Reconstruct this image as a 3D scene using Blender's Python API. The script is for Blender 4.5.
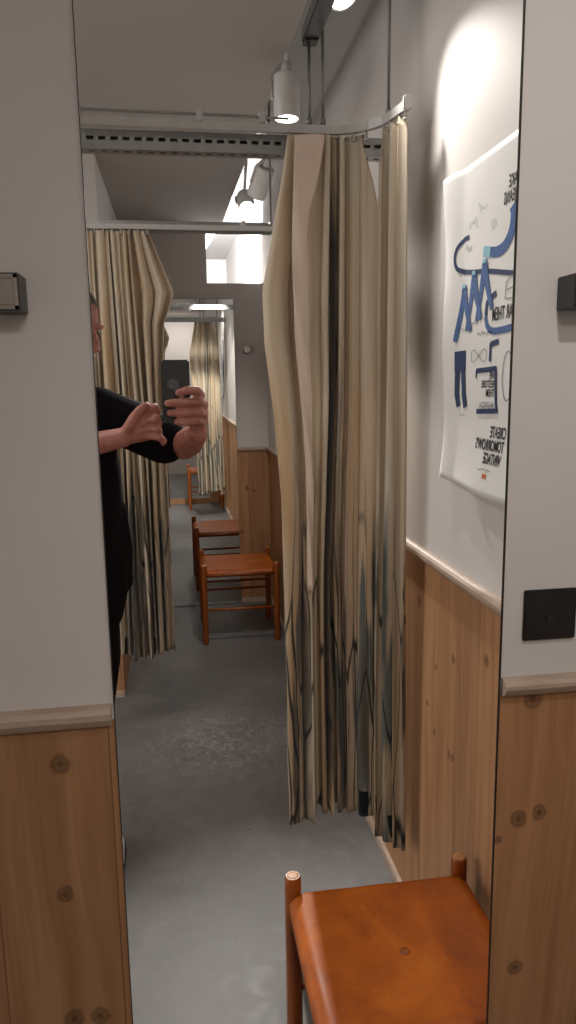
import bpy, bmesh, math, random
from mathutils import Vector, Matrix, noise
random.seed(7)
PI = math.pi
for o in list(bpy.data.objects):
    bpy.data.objects.remove(o)
scene = bpy.context.scene
COL = scene.collection

# ------------------------------------------------------------------ camera
F_PX = 738.0
cd = bpy.data.cameras.new('camera')
cd.sensor_fit = 'VERTICAL'; cd.sensor_height = 24.0; cd.sensor_width = 13.5
cd.lens = F_PX / 1024.0 * 24.0
cd.clip_start = 0.02
cam = bpy.data.objects.new('camera', cd); COL.objects.link(cam)
cam.matrix_world = Matrix(((0.989, 0.040, -0.146, 0.0), (-0.150, 0.169, -0.974, -0.96),
                           (-0.015, 0.985, 0.173, 1.5), (0, 0, 0, 1)))
# exact, orthonormal version of the matrix above
_d = Vector((-114, 128, -F_PX)).normalized()
_s = F_PX * F_PX / (114 * 0.015 + 128)
_n = Vector((0.015 * _s, -_s, -F_PX)).normalized()
_u = -_n
_x = _d.cross(_u)
rot = Matrix((_x, _d, _u))
cam.matrix_world = Matrix.Translation((0, -0.96, 1.5)) @ rot.to_4x4()
scene.camera = cam

# ------------------------------------------------------------------ world, exposure
w = bpy.data.worlds.new('world'); scene.world = w; w.use_nodes = True
w.node_tree.nodes['Background'].inputs[0].default_value = (1.0, 0.95, 0.90, 1)
w.node_tree.nodes['Background'].inputs[1].default_value = 1.9
scene.view_settings.view_transform = 'Standard'
scene.view_settings.look = 'None'
scene.view_settings.gamma = 1.0
scene.view_settings.use_curve_mapping = False
scene.view_settings.exposure = 0.0

def area_lamp(loc, size, power, color=(1, .9, .8), target=None, sy=None):
    l = bpy.data.lights.new('fill_or_cove_light', 'AREA'); l.energy = power; l.color = color
    l.shape = 'RECTANGLE'; l.size = size; l.size_y = sy or size
    o = bpy.data.objects.new('fill_or_cove_light', l); COL.objects.link(o); o.location = loc
    if target is not None:
        o.rotation_euler = (Vector(target) - Vector(loc)).to_track_quat('-Z', 'Y').to_euler()
    return o
def spot_lamp(loc, target, power, ang, color=(1, .95, .89), blend=.8, rad=.022):
    l = bpy.data.lights.new('spot_beam', 'SPOT'); l.energy = power; l.color = color
    l.spot_size = math.radians(ang); l.spot_blend = blend; l.shadow_soft_size = rad
    o = bpy.data.objects.new('spot_beam', l); COL.objects.link(o); o.location = loc
    o.rotation_euler = (Vector(target) - Vector(loc)).to_track_quat('-Z', 'Y').to_euler()
    return o
# added unseen fill lamps (camera side, left aisle), then the far partition's cove light
area_lamp((0.20, -1.9, 2.44), 0.5, 16, (1, .92, .86))
area_lamp((-0.75, 1.1, 2.44), 0.5, 9, (1, .93, .88))
area_lamp((0.10, 4.25, 2.16), 0.25, 140, (.95, .97, 1.0), target=(.2, 6.2, 3.2), sy=.06)
# spotlight beams; only those in SPOTS get housings, further down
spot_lamp((0.415, -0.86, 2.365), (0.56, -0.02, 1.45), 19, 84, blend=1.0)  # unseen camera-side twin of the poster spot, turned to the front wall, no housing
spot_lamp((0.375, -1.45, 2.295), (0.36, -1.2, 0.0), 4, 95)  # unseen camera-side twin of the upright spot, no housing
SPOTS = [  # position of the lamp face, aim point, watts, cone, housing tilt
    ((0.415, 0.85, 2.365), (0.62, 0.37, 1.70), 28, 66),
    ((0.375, 1.45, 2.295), (0.36, 1.42, 0.0), 17, 92),
    ((0.372, 2.30, 2.272), (-0.05, 3.25, 1.05), 40, 76),
    ((0.366, 2.62, 2.290), (0.36, .95, 1.02), 210, 52)]
for p, t, e, a in SPOTS:
    d = (Vector(t) - Vector(p)).normalized()
    spot_lamp(Vector(p) + d * .006, t, e, a)

# ------------------------------------------------------------------ materials
def new_mat(name, rough=.6, spec=.5, metal=0.0, color=(.5, .5, .5)):
    m = bpy.data.materials.new(name); m.use_nodes = True
    b = m.node_tree.nodes['Principled BSDF']
    b.inputs['Base Color'].default_value = (*color, 1)
    b.inputs['Roughness'].default_value = rough
    b.inputs['Metallic'].default_value = metal
    b.inputs['Specular IOR Level'].default_value = spec
    return m, m.node_tree, b
def N(nt, typ, **kw):
    n = nt.nodes.new(typ)
    for k, v in kw.items():
        if k.startswith('_'):
            setattr(n, k[1:], v)
        else:
            n.inputs[k].default_value = v
    return n
def srgb(r, g, b):
    f = lambda c: (c / 255 / 12.92) if c / 255 <= .04045 else ((c / 255 + .055) / 1.055) ** 2.4
    return (f(r), f(g), f(b))
def math_node(nt, op, a, b=None, clamp=False):
    n = nt.nodes.new('ShaderNodeMath'); n.operation = op; n.use_clamp = clamp
    for i, v in enumerate((a, b)):
        if v is None: continue
        if isinstance(v, (int, float)): n.inputs[i].default_value = v
        else: nt.links.new(v, n.inputs[i])
    return n.outputs[0]
def mix(nt, fac, a, b, blend='MIX'):
    n = nt.nodes.new('ShaderNodeMix'); n.data_type = 'RGBA'; n.blend_type = blend
    for i, v in ((0, fac), (6, a), (7, b)):
        if isinstance(v, (int, float)): n.inputs[i].default_value = v
        elif isinstance(v, tuple): n.inputs[i].default_value = (*v, 1)
        else: nt.links.new(v, n.inputs[i])
    return n.outputs[2]
def ramp(nt, src, stops):
    n = nt.nodes.new('ShaderNodeValToRGB'); nt.links.new(src, n.inputs[0])
    e = n.color_ramp.elements
    while len(e) < len(stops): e.new(.5)
    for i, (p, c) in enumerate(stops):
        e[i].position = p; e[i].color = (*c, 1) if len(c) == 3 else c
    return n.outputs[0]
def noise_node(nt, vec, scale, detail=3, rough=.5, dist=0.0):
    n = nt.nodes.new('ShaderNodeTexNoise'); n.inputs['Scale'].default_value = scale
    n.inputs['Detail'].default_value = detail; n.inputs['Roughness'].default_value = rough
    n.inputs['Distortion'].default_value = dist
    nt.links.new(vec, n.inputs['Vector']); return n.outputs['Fac']
def mapping(nt, vec, scale=(1, 1, 1), loc=(0, 0, 0)):
    n = nt.nodes.new('ShaderNodeMapping'); n.inputs['Scale'].default_value = scale
    n.inputs['Location'].default_value = loc; nt.links.new(vec, n.inputs[0]); return n.outputs[0]
def obj_coord(nt):
    return nt.nodes.new('ShaderNodeTexCoord').outputs['Object']
def bump(nt, b, h, strength=.2, dist=.01):
    n = nt.nodes.new('ShaderNodeBump'); n.inputs['Strength'].default_value = strength
    n.inputs['Distance'].default_value = dist; nt.links.new(h, n.inputs['Height'])
    nt.links.new(n.outputs[0], b.inputs['Normal'])

def paint_mat(name, col, rough=.65):
    m, nt, b = new_mat(name, rough, .3, color=col)
    c = obj_coord(nt)
    n1 = noise_node(nt, c, 1.7, 3)
    out = mix(nt, n1, tuple(x * .93 for x in col), tuple(min(1, x * 1.04) for x in col))
    nt.links.new(out, b.inputs['Base Color'])
    bump(nt, b, noise_node(nt, c, 160, 2), .08, .002)
    return m
M_WALL = paint_mat('white_wall_paint', (.62, .585, .56))
M_CEIL = paint_mat('grey_white_ceiling_paint', (.50, .48, .46), .8)
M_SOFF = paint_mat('soffit_paint', (.46, .435, .41), .8)

def pine_mat(name, axis, knots, tint=1.0, plank=.135, off=0.0, whitewash=0.0):
    """vertical pine boards; axis = horizontal axis index of the wall (0 x, 1 y); knots = [(h, z, r)]"""
    m, nt, b = new_mat(name, .5, .35)
    c = obj_coord(nt)
    sep = nt.nodes.new('ShaderNodeSeparateXYZ'); nt.links.new(c, sep.inputs[0])
    h = sep.outputs[axis]; z = sep.outputs[2]
    # knot field: bends the grain around each knot and darkens the heart
    field = None; bend = None; ring = None
    wob = math_node(nt, 'MULTIPLY', math_node(nt, 'SUBTRACT', noise_node(nt, c, 45, 2), .5), .012)
    for (kh, kz, kr) in knots:
        dh = math_node(nt, 'SUBTRACT', h, kh); dz = math_node(nt, 'SUBTRACT', z, kz)
        r = math_node(nt, 'SQRT', math_node(nt, 'ADD', math_node(nt, 'MULTIPLY', dh, dh),
                      math_node(nt, 'MULTIPLY', math_node(nt, 'MULTIPLY', dz, dz), .8)))
        r = math_node(nt, 'ADD', r, wob)
        k = math_node(nt, 'SUBTRACT', 1.0, math_node(nt, 'DIVIDE', r, kr * 1.2), True)
        field = k if field is None else math_node(nt, 'MAXIMUM', field, k)
        # gaussian like bend
        dz2 = math_node(nt, 'MULTIPLY', dz, dz)
        g = math_node(nt, 'DIVIDE', kr * kr * .55, math_node(nt, 'ADD', math_node(nt, 'ADD', math_node(nt, 'MULTIPLY', dh, dh),
                      math_node(nt, 'MULTIPLY', dz2, .12)), kr * kr * .8))
        g = math_node(nt, 'MULTIPLY', g, math_node(nt, 'MULTIPLY', dh, -1.1))
        bend = g if bend is None else math_node(nt, 'ADD', bend, g)
    slow = noise_node(nt, mapping(nt, c, (1.2, 1.2, .35)), 2.2, 2)
    hh = math_node(nt, 'ADD', h, math_node(nt, 'MULTIPLY', slow, .16))
    if bend is not None: hh = math_node(nt, 'ADD', hh, bend)
    cmb = nt.nodes.new('ShaderNodeCombineXYZ'); nt.links.new(hh, cmb.inputs[0])
    nt.links.new(math_node(nt, 'MULTIPLY', z, .05), cmb.inputs[1])
    # board index gives each board its own tone
    bi = math_node(nt, 'FLOOR', math_node(nt, 'DIVIDE', math_node(nt, 'ADD', h, off), plank))
    nt.links.new(math_node(nt, 'MULTIPLY', bi, .37), cmb.inputs[2])
    grain = noise_node(nt, cmb.outputs[0], 42, 3, .55)
    fine = noise_node(nt, mapping(nt, c, (1, 1, .02)), 420, 2)
    a1 = tuple(x * tint for x in (.47, .255, .125)); a2 = tuple(x * tint for x in (.33, .160, .070))
    col = ramp(nt, grain, [(.30, a2), (.48, tuple((p + q) / 2 for p, q in zip(a1, a2))), (.62, a1)])
    col = mix(nt, math_node(nt, 'MULTIPLY', fine, .35), col, tuple(x * .75 for x in a1))
    wn = nt.nodes.new('ShaderNodeTexWhiteNoise'); wn.noise_dimensions = '1D'; nt.links.new(bi, wn.inputs['W'])
    col = mix(nt, 1.0, col, ramp(nt, wn.outputs['Value'], [(0, (.86, .86, .86)), (1, (1.06, 1.04, 1.02))]), 'MULTIPLY')
    if field is not None:
        kf = ramp(nt, field, [(0.0, (0, 0, 0)), (.35, (.75, .75, .75)), (.5, (.45, .45, .45)), (1, (1, 1, 1))])
        col = mix(nt, math_node(nt, 'MULTIPLY', kf, .85), col, (.055, .026, .014))
    # board joints
    fr = math_node(nt, 'FRACT', math_node(nt, 'DIVIDE', math_node(nt, 'ADD', h, off), plank))
    jn = math_node(nt, 'LESS_THAN', math_node(nt, 'ABSOLUTE', math_node(nt, 'SUBTRACT', fr, .5)), .493)
    col = mix(nt, jn, tuple(x * .62 for x in a2), col)
    if whitewash:
        col = mix(nt, whitewash, col, (.62, .52, .44))
    nt.links.new(col, b.inputs['Base Color'])
    bump(nt, b, math_node(nt, 'ADD', math_node(nt, 'MULTIPLY', jn, 1.0), math_node(nt, 'MULTIPLY', grain, .1)), .4, .002)
    return m

def wood_mat(name, c1, c2, rough=.35, axis_scale=(30, 30, 2)):
    m, nt, b = new_mat(name, rough, .5)
    c = obj_coord(nt)
    n1 = noise_node(nt, mapping(nt, c, axis_scale), 2.0, 4, .6, .4)
    nt.links.new(ramp(nt, n1, [(.3, c2), (.65, c1)]), b.inputs['Base Color'])
    bump(nt, b, n1, .1, .002)
    return m
M_POST = wood_mat('varnished_stool_wood', srgb(160, 86, 32), srgb(112, 54, 18), .3)
M_ENDGRAIN = wood_mat('post_end_grain', srgb(205, 150, 90), srgb(160, 105, 55), .45, (60, 60, 60))
M_TRIM = wood_mat('pale_dado_wood', (.50, .39, .31), (.38, .285, .215), .5, (6, 6, 40))
M_BASE = wood_mat('skirting_wood', (.42, .29, .2), (.33, .2, .13), .5)

def leather_mat():
    m, nt, b = new_mat('tan_leather', .42, .35)
    c = obj_coord(nt)
    n1 = noise_node(nt, c, 9, 5, .65, .6); n2 = noise_node(nt, c, 60, 3, .6)
    col = ramp(nt, n1, [(.32, srgb(146, 70, 6)), (.5, srgb(174, 88, 8)), (.68, srgb(192, 104, 18))])
    sc = noise_node(nt, mapping(nt, c, (22, 3, 3), (3, 2, 0)), 5, 2, .5, 1.5)
    col = mix(nt, ramp(nt, sc, [(.70, (0, 0, 0)), (.78, (.35, .35, .35))]), col, srgb(214, 150, 90))
    nt.links.new(mix(nt, math_node(nt, 'MULTIPLY', n2, .25), col, srgb(120, 52, 14)), b.inputs['Base Color'])
    nt.links.new(ramp(nt, n1, [(.3, (.44, .44, .44)), (.7, (.60, .60, .60))]), b.inputs['Roughness'])
    bump(nt, b, noise_node(nt, c, 180, 2), .15, .002)
    return m
M_LEATHER = leather_mat()

def concrete_mat():
    m, nt, b = new_mat('polished_concrete', .4, .45)
    c = obj_coord(nt)
    n1 = noise_node(nt, c, 2.2, 6, .6, .5); n2 = noise_node(nt, c, 11, 6, .7, .8)
    n3 = noise_node(nt, mapping(nt, c, (3, 1, 1)), 6, 6, .75, 2.0)
    col = ramp(nt, n1, [(.3, (.098, .096, .093)), (.7, (.168, .165, .160))])
    col = mix(nt, ramp(nt, n2, [(.45, (0, 0, 0)), (.75, (.35, .35, .35))]), col, (.28, .28, .275))
    col = mix(nt, ramp(nt, n3, [(.66, (0, 0, 0)), (.74, (.3, .3, .3))]), col, (.36, .36, .355))
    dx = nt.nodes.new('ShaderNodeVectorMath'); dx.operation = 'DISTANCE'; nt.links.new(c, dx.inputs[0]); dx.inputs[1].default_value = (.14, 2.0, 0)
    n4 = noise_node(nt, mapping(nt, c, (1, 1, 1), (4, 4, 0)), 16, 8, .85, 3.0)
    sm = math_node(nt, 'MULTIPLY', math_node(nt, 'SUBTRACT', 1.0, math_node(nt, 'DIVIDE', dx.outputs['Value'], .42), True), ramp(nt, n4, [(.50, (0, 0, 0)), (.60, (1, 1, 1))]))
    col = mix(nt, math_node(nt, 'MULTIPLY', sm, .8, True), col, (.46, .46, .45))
    v = nt.nodes.new('ShaderNodeTexVoronoi'); v.inputs['Scale'].default_value = 7
    nt.links.new(c, v.inputs['Vector'])
    col = mix(nt, ramp(nt, v.outputs['Distance'], [(.03, (1, 1, 1)), (.045, (0, 0, 0))]), col, (.08, .078, .075))
    nt.links.new(col, b.inputs['Base Color'])
    nt.links.new(ramp(nt, n2, [(.3, (.46, .46, .46)), (.7, (.62, .62, .62))]), b.inputs['Roughness'])
    return m
M_FLOOR = concrete_mat()

def curtain_mat(name, seed, streaks=()):
    """cream linen with brown and indigo tie-dye; UV u = metres along the cloth, v = height"""
    m, nt, b = new_mat(name, .9, .15)
    uv = nt.nodes.new('ShaderNodeUVMap').outputs[0]
    sep = nt.nodes.new('ShaderNodeSeparateXYZ'); nt.links.new(uv, sep.inputs[0])
    V = sep.outputs[1]
    big = noise_node(nt, mapping(nt, uv, (1, .28, 1), (seed, seed * .7, 0)), 7, 4, .55)
    col = ramp(nt, big, [(.34, srgb(218, 208, 190)), (.52, srgb(210, 194, 170)), (.70, srgb(198, 170, 132))])
    st = noise_node(nt, mapping(nt, uv, (1, .06, 1), (seed * 2, 0, 0)), 16, 3, .5)
    low = ramp(nt, V, [(.32, (1, 1, 1)), (.58, (0, 0, 0))])   # 1 near the hem
    U = sep.outputs[0]
    # faint vertical grey and ochre streaks all over
    col = mix(nt, ramp(nt, st, [(.58, (0, 0, 0)), (.74, (.6, .6, .6))]), col, srgb(140, 136, 118))
    st2 = noise_node(nt, mapping(nt, uv, (1, .10, 1), (seed * 5, 3, 0)), 9, 2, .5)
    col = mix(nt, ramp(nt, st2, [(.60, (0, 0, 0)), (.72, (.45, .45, .45))]), col, srgb(176, 138, 82))
    # indigo blots, mostly in the lower half
    bl = noise_node(nt, mapping(nt, uv, (1, .16, 1), (seed * 3, seed, 0)), 13, 3, .6, .4)
    th = math_node(nt, 'ADD', math_node(nt, 'SUBTRACT', bl, .80), math_node(nt, 'MULTIPLY', low, .29))
    blm = math_node(nt, 'MULTIPLY', math_node(nt, 'MULTIPLY', th, 14, True), .85, True)
    hue = noise_node(nt, mapping(nt, uv, (1, .3, 1), (seed, 5, 0)), 5, 1)
    ind = ramp(nt, hue, [(.42, srgb(28, 40, 58)), (.55, srgb(14, 84, 104))])
    col = mix(nt, blm, col, ind)
    # one long dark streak per cloth that runs from the rail down
    ls = noise_node(nt, mapping(nt, uv, (1, .012, 1), (seed * 7, 0, 0)), 10, 1, .5)
    col = mix(nt, ramp(nt, ls, [(.70, (0, 0, 0)), (.76, (.75, .75, .75))]), col, srgb(78, 84, 84))
    wobu = math_node(nt, 'MULTIPLY', math_node(nt, 'SUBTRACT', noise_node(nt, mapping(nt, uv, (1, 1, 1), (seed, 0, 0)), 6, 3), .5), .05)
    for (u0, wd, v0, v1, dens, sc) in streaks:
        du = math_node(nt, 'ABSOLUTE', math_node(nt, 'SUBTRACT', math_node(nt, 'ADD', U, wobu), u0))
        mk = math_node(nt, 'MULTIPLY', math_node(nt, 'SUBTRACT', 1.0, math_node(nt, 'DIVIDE', du, wd), True), 2.5, True)
        va = math_node(nt, 'MULTIPLY', math_node(nt, 'SUBTRACT', V, v0), 14, True); vb = math_node(nt, 'MULTIPLY', math_node(nt, 'SUBTRACT', v1, V), 10, True)
        col = mix(nt, math_node(nt, 'MULTIPLY', math_node(nt, 'MULTIPLY', mk, dens), math_node(nt, 'MULTIPLY', va, vb)), col, sc)
    col = mix(nt, math_node(nt, 'MULTIPLY', low, .28), col, srgb(150, 122, 86))
    # thin crackle lines towards the hem
    wv = nt.nodes.new('ShaderNodeTexNoise'); wv.inputs['Scale'].default_value = 9
    nt.links.new(mapping(nt, uv, (1, .4, 1)), wv.inputs['Vector'])
    warp = nt.nodes.new('ShaderNodeVectorMath'); warp.operation = 'MULTIPLY_ADD'
    nt.links.new(wv.outputs['Color'], warp.inputs[0]); warp.inputs[1].default_value = (.10, .16, 0)
    nt.links.new(uv, warp.inputs[2])
    vo = nt.nodes.new('ShaderNodeTexVoronoi'); vo.feature = 'DISTANCE_TO_EDGE'; vo.inputs['Scale'].default_value = 14
    nt.links.new(mapping(nt, warp.outputs[0], (1, .22, 1), (seed, 0, 0)), vo.inputs['Vector'])
    lowc = ramp(nt, V, [(.34, (.95, .95, .95)), (.62, (.0, .0, .0))])
    ln = math_node(nt, 'MULTIPLY', ramp(nt, vo.outputs['Distance'], [(.010, (1, 1, 1)), (.036, (0, 0, 0))]), lowc)
    col = mix(nt, ln, col, srgb(44, 48, 52))
    # dark dipped hem in places
    dn = noise_node(nt, mapping(nt, uv, (1, .3, 1), (seed * 11, 0, 0)), 8, 1)
    dip = math_node(nt, 'MULTIPLY', math_node(nt, 'LESS_THAN', V, .045), math_node(nt, 'GREATER_THAN', dn, .60))
    col = mix(nt, dip, col, srgb(26, 34, 40))
    nt.links.new(col, b.inputs['Base Color'])
    b.inputs['Sheen Weight'].default_value = .15
    bump(nt, b, noise_node(nt, uv, 420, 1), .15, .001)
    # cloth lets a little light through
    tr = nt.nodes.new('ShaderNodeBsdfTranslucent'); nt.links.new(col, tr.inputs[0])
    mx = nt.nodes.new('ShaderNodeMixShader'); mx.inputs[0].default_value = .18
    nt.links.new(b.outputs[0], mx.inputs[1]); nt.links.new(tr.outputs[0], mx.inputs[2])
    nt.links.new(mx.outputs[0], nt.nodes['Material Output'].inputs[0])
    return m

def plain(name, col, rough=.5, metal=0.0, spec=.5, var=.12, scale=40):
    m, nt, b = new_mat(name, rough, spec, metal, col)
    n = noise_node(nt, obj_coord(nt), scale, 2)
    nt.links.new(mix(nt, n, tuple(c * (1 - var) for c in col), tuple(min(1, c * (1 + var)) for c in col)), b.inputs['Base Color'])
    return m
M_RAIL = plain('white_powder_coat', (.46, .45, .43), .35)
M_STEEL = plain('galvanised_steel', (.30, .30, .29), .42, .85)
M_ROD = plain('dull_grey_rod', (.20, .195, .19), .4, .7)
M_TRACK = plain('dark_grey_track', (.10, .105, .11), .4, .5)
M_SPOT = plain('white_spot_housing', (.66, .65, .63), .35)
M_BLACK = plain('black_plastic', (.018, .016, .015), .4)
M_HOOK = plain('brushed_dark_steel', (.07, .068, .066), .38, .6)
M_HOOKF = plain('polished_hook_face', (.42, .39, .35), .16, 1.0)
M_PLATE = plain('bronze_black_plate', (.020, .017, .015), .38, .3)
M_EDGE = plain('dark_mirror_edge', (.05, .045, .04), .25, .5)
M_SHIRT = plain('black_jersey', (.006, .0055, .007), .95, 0, .08, .3, 300)
M_JEANS = plain('black_trousers', (.005, .005, .006), .95, 0, .08, .3, 200)
M_HAIR = plain('dark_hair', (.035, .022, .015), .6, 0, .4, .4, 300)
M_SHOE = plain('white_shoe_leather', (.7, .68, .67), .5)
M_SOLE = plain('black_rubber_sole', (.02, .018, .018), .7)
M_LENS = plain('camera_lens_glass', (.10, .12, .13), .08, .3)
M_PHONE = plain('black_phone_case', (.009, .0095, .010), .4)
M_INK = plain('black_poster_ink', (.02, .02, .025), .7)
M_BLUE = plain('denim_blue_ink', (.07, .13, .30), .7, 0, .3, .45, 90)
M_DENIM = plain('dark_denim_ink', (.035, .055, .12), .7, 0, .3, .35, 120)
M_TEAL = plain('pale_teal_ink', (.25, .50, .58), .7)
M_GREY = plain('grey_poster_ink', (.32, .33, .33), .7)
M_RED = plain('orange_red_ink', (.55, .14, .05), .7)
M_MIRROR, _nt, _b = new_mat('mirror_silvering', .0, .5, 1.0, (.86, .88, .87)); _b.inputs['Roughness'].default_value = .01
_n1 = noise_node(_nt, obj_coord(_nt), 3, 1); _nt.links.new(mix(_nt, _n1, (.84, .86, .85), (.87, .89, .88)), _b.inputs['Base Color'])
def paper_mat():
    m, nt, b = new_mat('poster_paper', .45, .35)
    n = noise_node(nt, obj_coord(nt), 5, 3)
    nt.links.new(mix(nt, n, (.74, .73, .71), (.80, .79, .77)), b.inputs['Base Color']); return m
M_PAPER = paper_mat()
def skin_mat():
    m, nt, b = new_mat('skin', .5, .4)
    c = obj_coord(nt)
    n = noise_node(nt, c, 28, 3)
    nt.links.new(ramp(nt, n, [(.35, srgb(148, 94, 82)), (.65, srgb(170, 114, 100))]), b.inputs['Base Color'])
    b.inputs['Subsurface Weight'].default_value = .08
    b.inputs['Subsurface Radius'].default_value = (.01, .004, .002)
    bump(nt, b, noise_node(nt, c, 240, 2), .15, .001)
    return m
M_SKIN = skin_mat()
def emit_mat(name, col, strength):
    m = bpy.data.materials.new(name); m.use_nodes = True; nt = m.node_tree
    nt.nodes.remove(nt.nodes['Principled BSDF'])
    e = nt.nodes.new('ShaderNodeEmission'); e.inputs[0].default_value = (*col, 1); e.inputs[1].default_value = strength
    nt.links.new(e.outputs[0], nt.nodes['Material Output'].inputs[0]); return m
M_GLOW = emit_mat('lit_lamp_face', (1, .95, .88), 14)
M_PANEL = emit_mat('lit_panel_diffuser', (1, .96, .92), 3)

# ------------------------------------------------------------------ mesh helpers
def link_mesh(name, bm, mats, parent=None, smooth=False, autosmooth=None):
    me = bpy.data.meshes.new(name); bm.to_mesh(me); bm.free()
    for m in (mats if isinstance(mats, (list, tuple)) else [mats]): me.materials.append(m)
    if smooth:
        for p in me.polygons: p.use_smooth = True
    if autosmooth:
        me.set_sharp_from_angle(angle=math.radians(autosmooth))
    o = bpy.data.objects.new(name, me); COL.objects.link(o)
    if parent is not None:
        o.parent = parent
        o.matrix_parent_inverse = Matrix.Translation(-parent.location) if parent.location.length else Matrix()
    return o
def box(bm, x0, x1, y0, y1, z0, z1, mi=0, bev=0.0):
    vs = [bm.verts.new(p) for p in ((x0, y0, z0), (x1, y0, z0), (x1, y1, z0), (x0, y1, z0), (x0, y0, z1), (x1, y0, z1), (x1, y1, z1), (x0, y1, z1))]
    fs = [bm.faces.new([vs[i] for i in f]) for f in ((0, 3, 2, 1), (4, 5, 6, 7), (0, 1, 5, 4), (1, 2, 6, 5), (2, 3, 7, 6), (3, 0, 4, 7))]
    for f in fs: f.material_index = mi
    if bev:
        es = list({e for f in fs for e in f.edges})
        r = bmesh.ops.bevel(bm, geom=es, offset=bev, segments=2, affect='EDGES')
        for f in r['faces']: f.material_index = mi
def tube(bm, pts, rad, n=12, caps=True, mi=0, sq=None):
    """swept tube along pts; rad number or list; sq=(a,b) elliptic factors"""
    pts = [Vector(p) for p in pts]; rings = []
    up = Vector((0, 0, 1))
    for i, p in enumerate(pts):
        t = (pts[min(i + 1, len(pts) - 1)] - pts[max(i - 1, 0)]).normalized()
        a = t.cross(up)
        if a.length < .05: a = t.cross(Vector((1, 0, 0)))
        a.normalize(); b = a.cross(t).normalized()
        r = rad[i] if isinstance(rad, (list, tuple)) else rad
        sa, sb = sq or (1, 1)
        rings.append([bm.verts.new(p + a * math.cos(2 * PI * k / n) * r * sa + b * math.sin(2 * PI * k / n) * r * sb) for k in range(n)])
    for i in range(len(rings) - 1):
        for k in range(n):
            f = bm.faces.new((rings[i][k], rings[i][(k + 1) % n], rings[i + 1][(k + 1) % n], rings[i + 1][k])); f.material_index = mi; f.smooth = True
    if caps:
        for r in (list(reversed(rings[0])), rings[-1]):
            f = bm.faces.new(r); f.material_index = mi
def lathe(bm, o, d, prof, n=32):
    o = Vector(o); d = Vector(d).normalized(); a = d.orthogonal().normalized(); b = d.cross(a); R = []
    for t, r in prof:
        R.append([bm.verts.new(o + d * t + a * math.cos(2 * PI * k / n) * r + b * math.sin(2 * PI * k / n) * r) for k in range(n)])
    for i in range(len(R) - 1):
        for k in range(n):
            f = bm.faces.new((R[i][k], R[i][(k + 1) % n], R[i + 1][(k + 1) % n], R[i + 1][k])); f.smooth = True
    bm.faces.new(list(reversed(R[0]))); bm.faces.new(R[-1])
    bmesh.ops.recalc_face_normals(bm, faces=bm.faces)
def sweep_rect(bm, pts, wdt, hgt, mi=0):
    """rectangular bar swept along a horizontal path"""
    pts = [Vector(p) for p in pts]; rings = []
    for i, p in enumerate(pts):
        t = (pts[min(i + 1, len(pts) - 1)] - pts[max(i - 1, 0)]).normalized()
        a = t.cross(Vector((0, 0, 1))).normalized(); b = Vector((0, 0, 1))
        rings.append([bm.verts.new(p + a * sx * wdt / 2 + b * sz * hgt / 2) for sx, sz in ((-1, -1), (1, -1), (1, 1), (-1, 1))])
    for i in range(len(rings) - 1):
        for k in range(4):
            f = bm.faces.new((rings[i][k], rings[i][(k + 1) % 4], rings[i + 1][(k + 1) % 4], rings[i + 1][k])); f.material_index = mi
    bm.faces.new(list(reversed(rings[0]))); bm.faces.new(rings[-1])
def ellipsoid(bm, c, r, M=None, seg=20):
    mat = Matrix.Translation(Vector(c)) @ Matrix.Diagonal((*r, 1))
    if M is not None: mat = M @ mat
    bmesh.ops.create_uvsphere(bm, u_segments=seg, v_segments=seg // 2, radius=1, matrix=mat)
def capsule(bm, p0, r0, p1, r1, n=14):
    p0 = Vector(p0); p1 = Vector(p1)
    tube(bm, [p0, p1], [r0, r1], n)
    for p, r in ((p0, r0), (p1, r1)): ellipsoid(bm, p, (r, r, r), None, 14)
def chain(bm, pts, rads):
    for i in range(len(pts) - 1): capsule(bm, pts[i], rads[i], pts[i + 1], rads[i + 1])
def loft(bm, rings, n=32):
    """stack of horizontal ellipses (cx, cy, z, rx, ry)"""
    R = []
    for (cx, cy, z, rx, ry) in rings:
        R.append([bm.verts.new((cx + rx * math.cos(2 * PI * k / n), cy + ry * math.sin(2 * PI * k / n), z)) for k in range(n)])
    for i in range(len(R) - 1):
        for k in range(n): bm.faces.new((R[i][k], R[i][(k + 1) % n], R[i + 1][(k + 1) % n], R[i + 1][k]))
    bm.faces.new(list(reversed(R[0]))); bm.faces.new(R[-1])
def fuse(name, bm, mat, voxel, smooth_it=4, parent=None):
    """closed overlapping shapes -> one continuous skin"""
    bmesh.ops.recalc_face_normals(bm, faces=bm.faces)
    me = bpy.data.meshes.new(name + '_src'); bm.to_mesh(me); bm.free()
    tmp = bpy.data.objects.new(name + '_src', me); COL.objects.link(tmp)
    r = tmp.modifiers.new('r', 'REMESH'); r.mode = 'VOXEL'; r.voxel_size = voxel
    s = tmp.modifiers.new('s', 'SMOOTH'); s.factor = .5; s.iterations = smooth_it
    dg = bpy.context.evaluated_depsgraph_get(); dg.update()
    out = bpy.data.meshes.new_from_object(tmp.evaluated_get(dg))
    bpy.data.objects.remove(tmp); bpy.data.meshes.remove(me)
    out.name = name
    out.materials.clear(); out.materials.append(mat)
    for p in out.polygons: p.use_smooth = True
    o = bpy.data.objects.new(name, out); COL.objects.link(o)
    if parent is not None:
        o.parent = parent
        if parent.type == 'EMPTY': o.matrix_parent_inverse = Matrix.Translation(-parent.location)
    return o
def thing(name, label, cat, loc=(0, 0, 0), group=None):
    o = bpy.data.objects.new(name, None); COL.objects.link(o); o.location = loc; o.empty_display_size = .05
    o['label'] = label; o['category'] = cat
    if group: o['group'] = group
    return o
def tag(o, label, cat, group=None):
    o['label'] = label; o['category'] = cat
    if group: o['group'] = group
    return o
def struct(o): o['kind'] = 'structure'; return o

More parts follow.
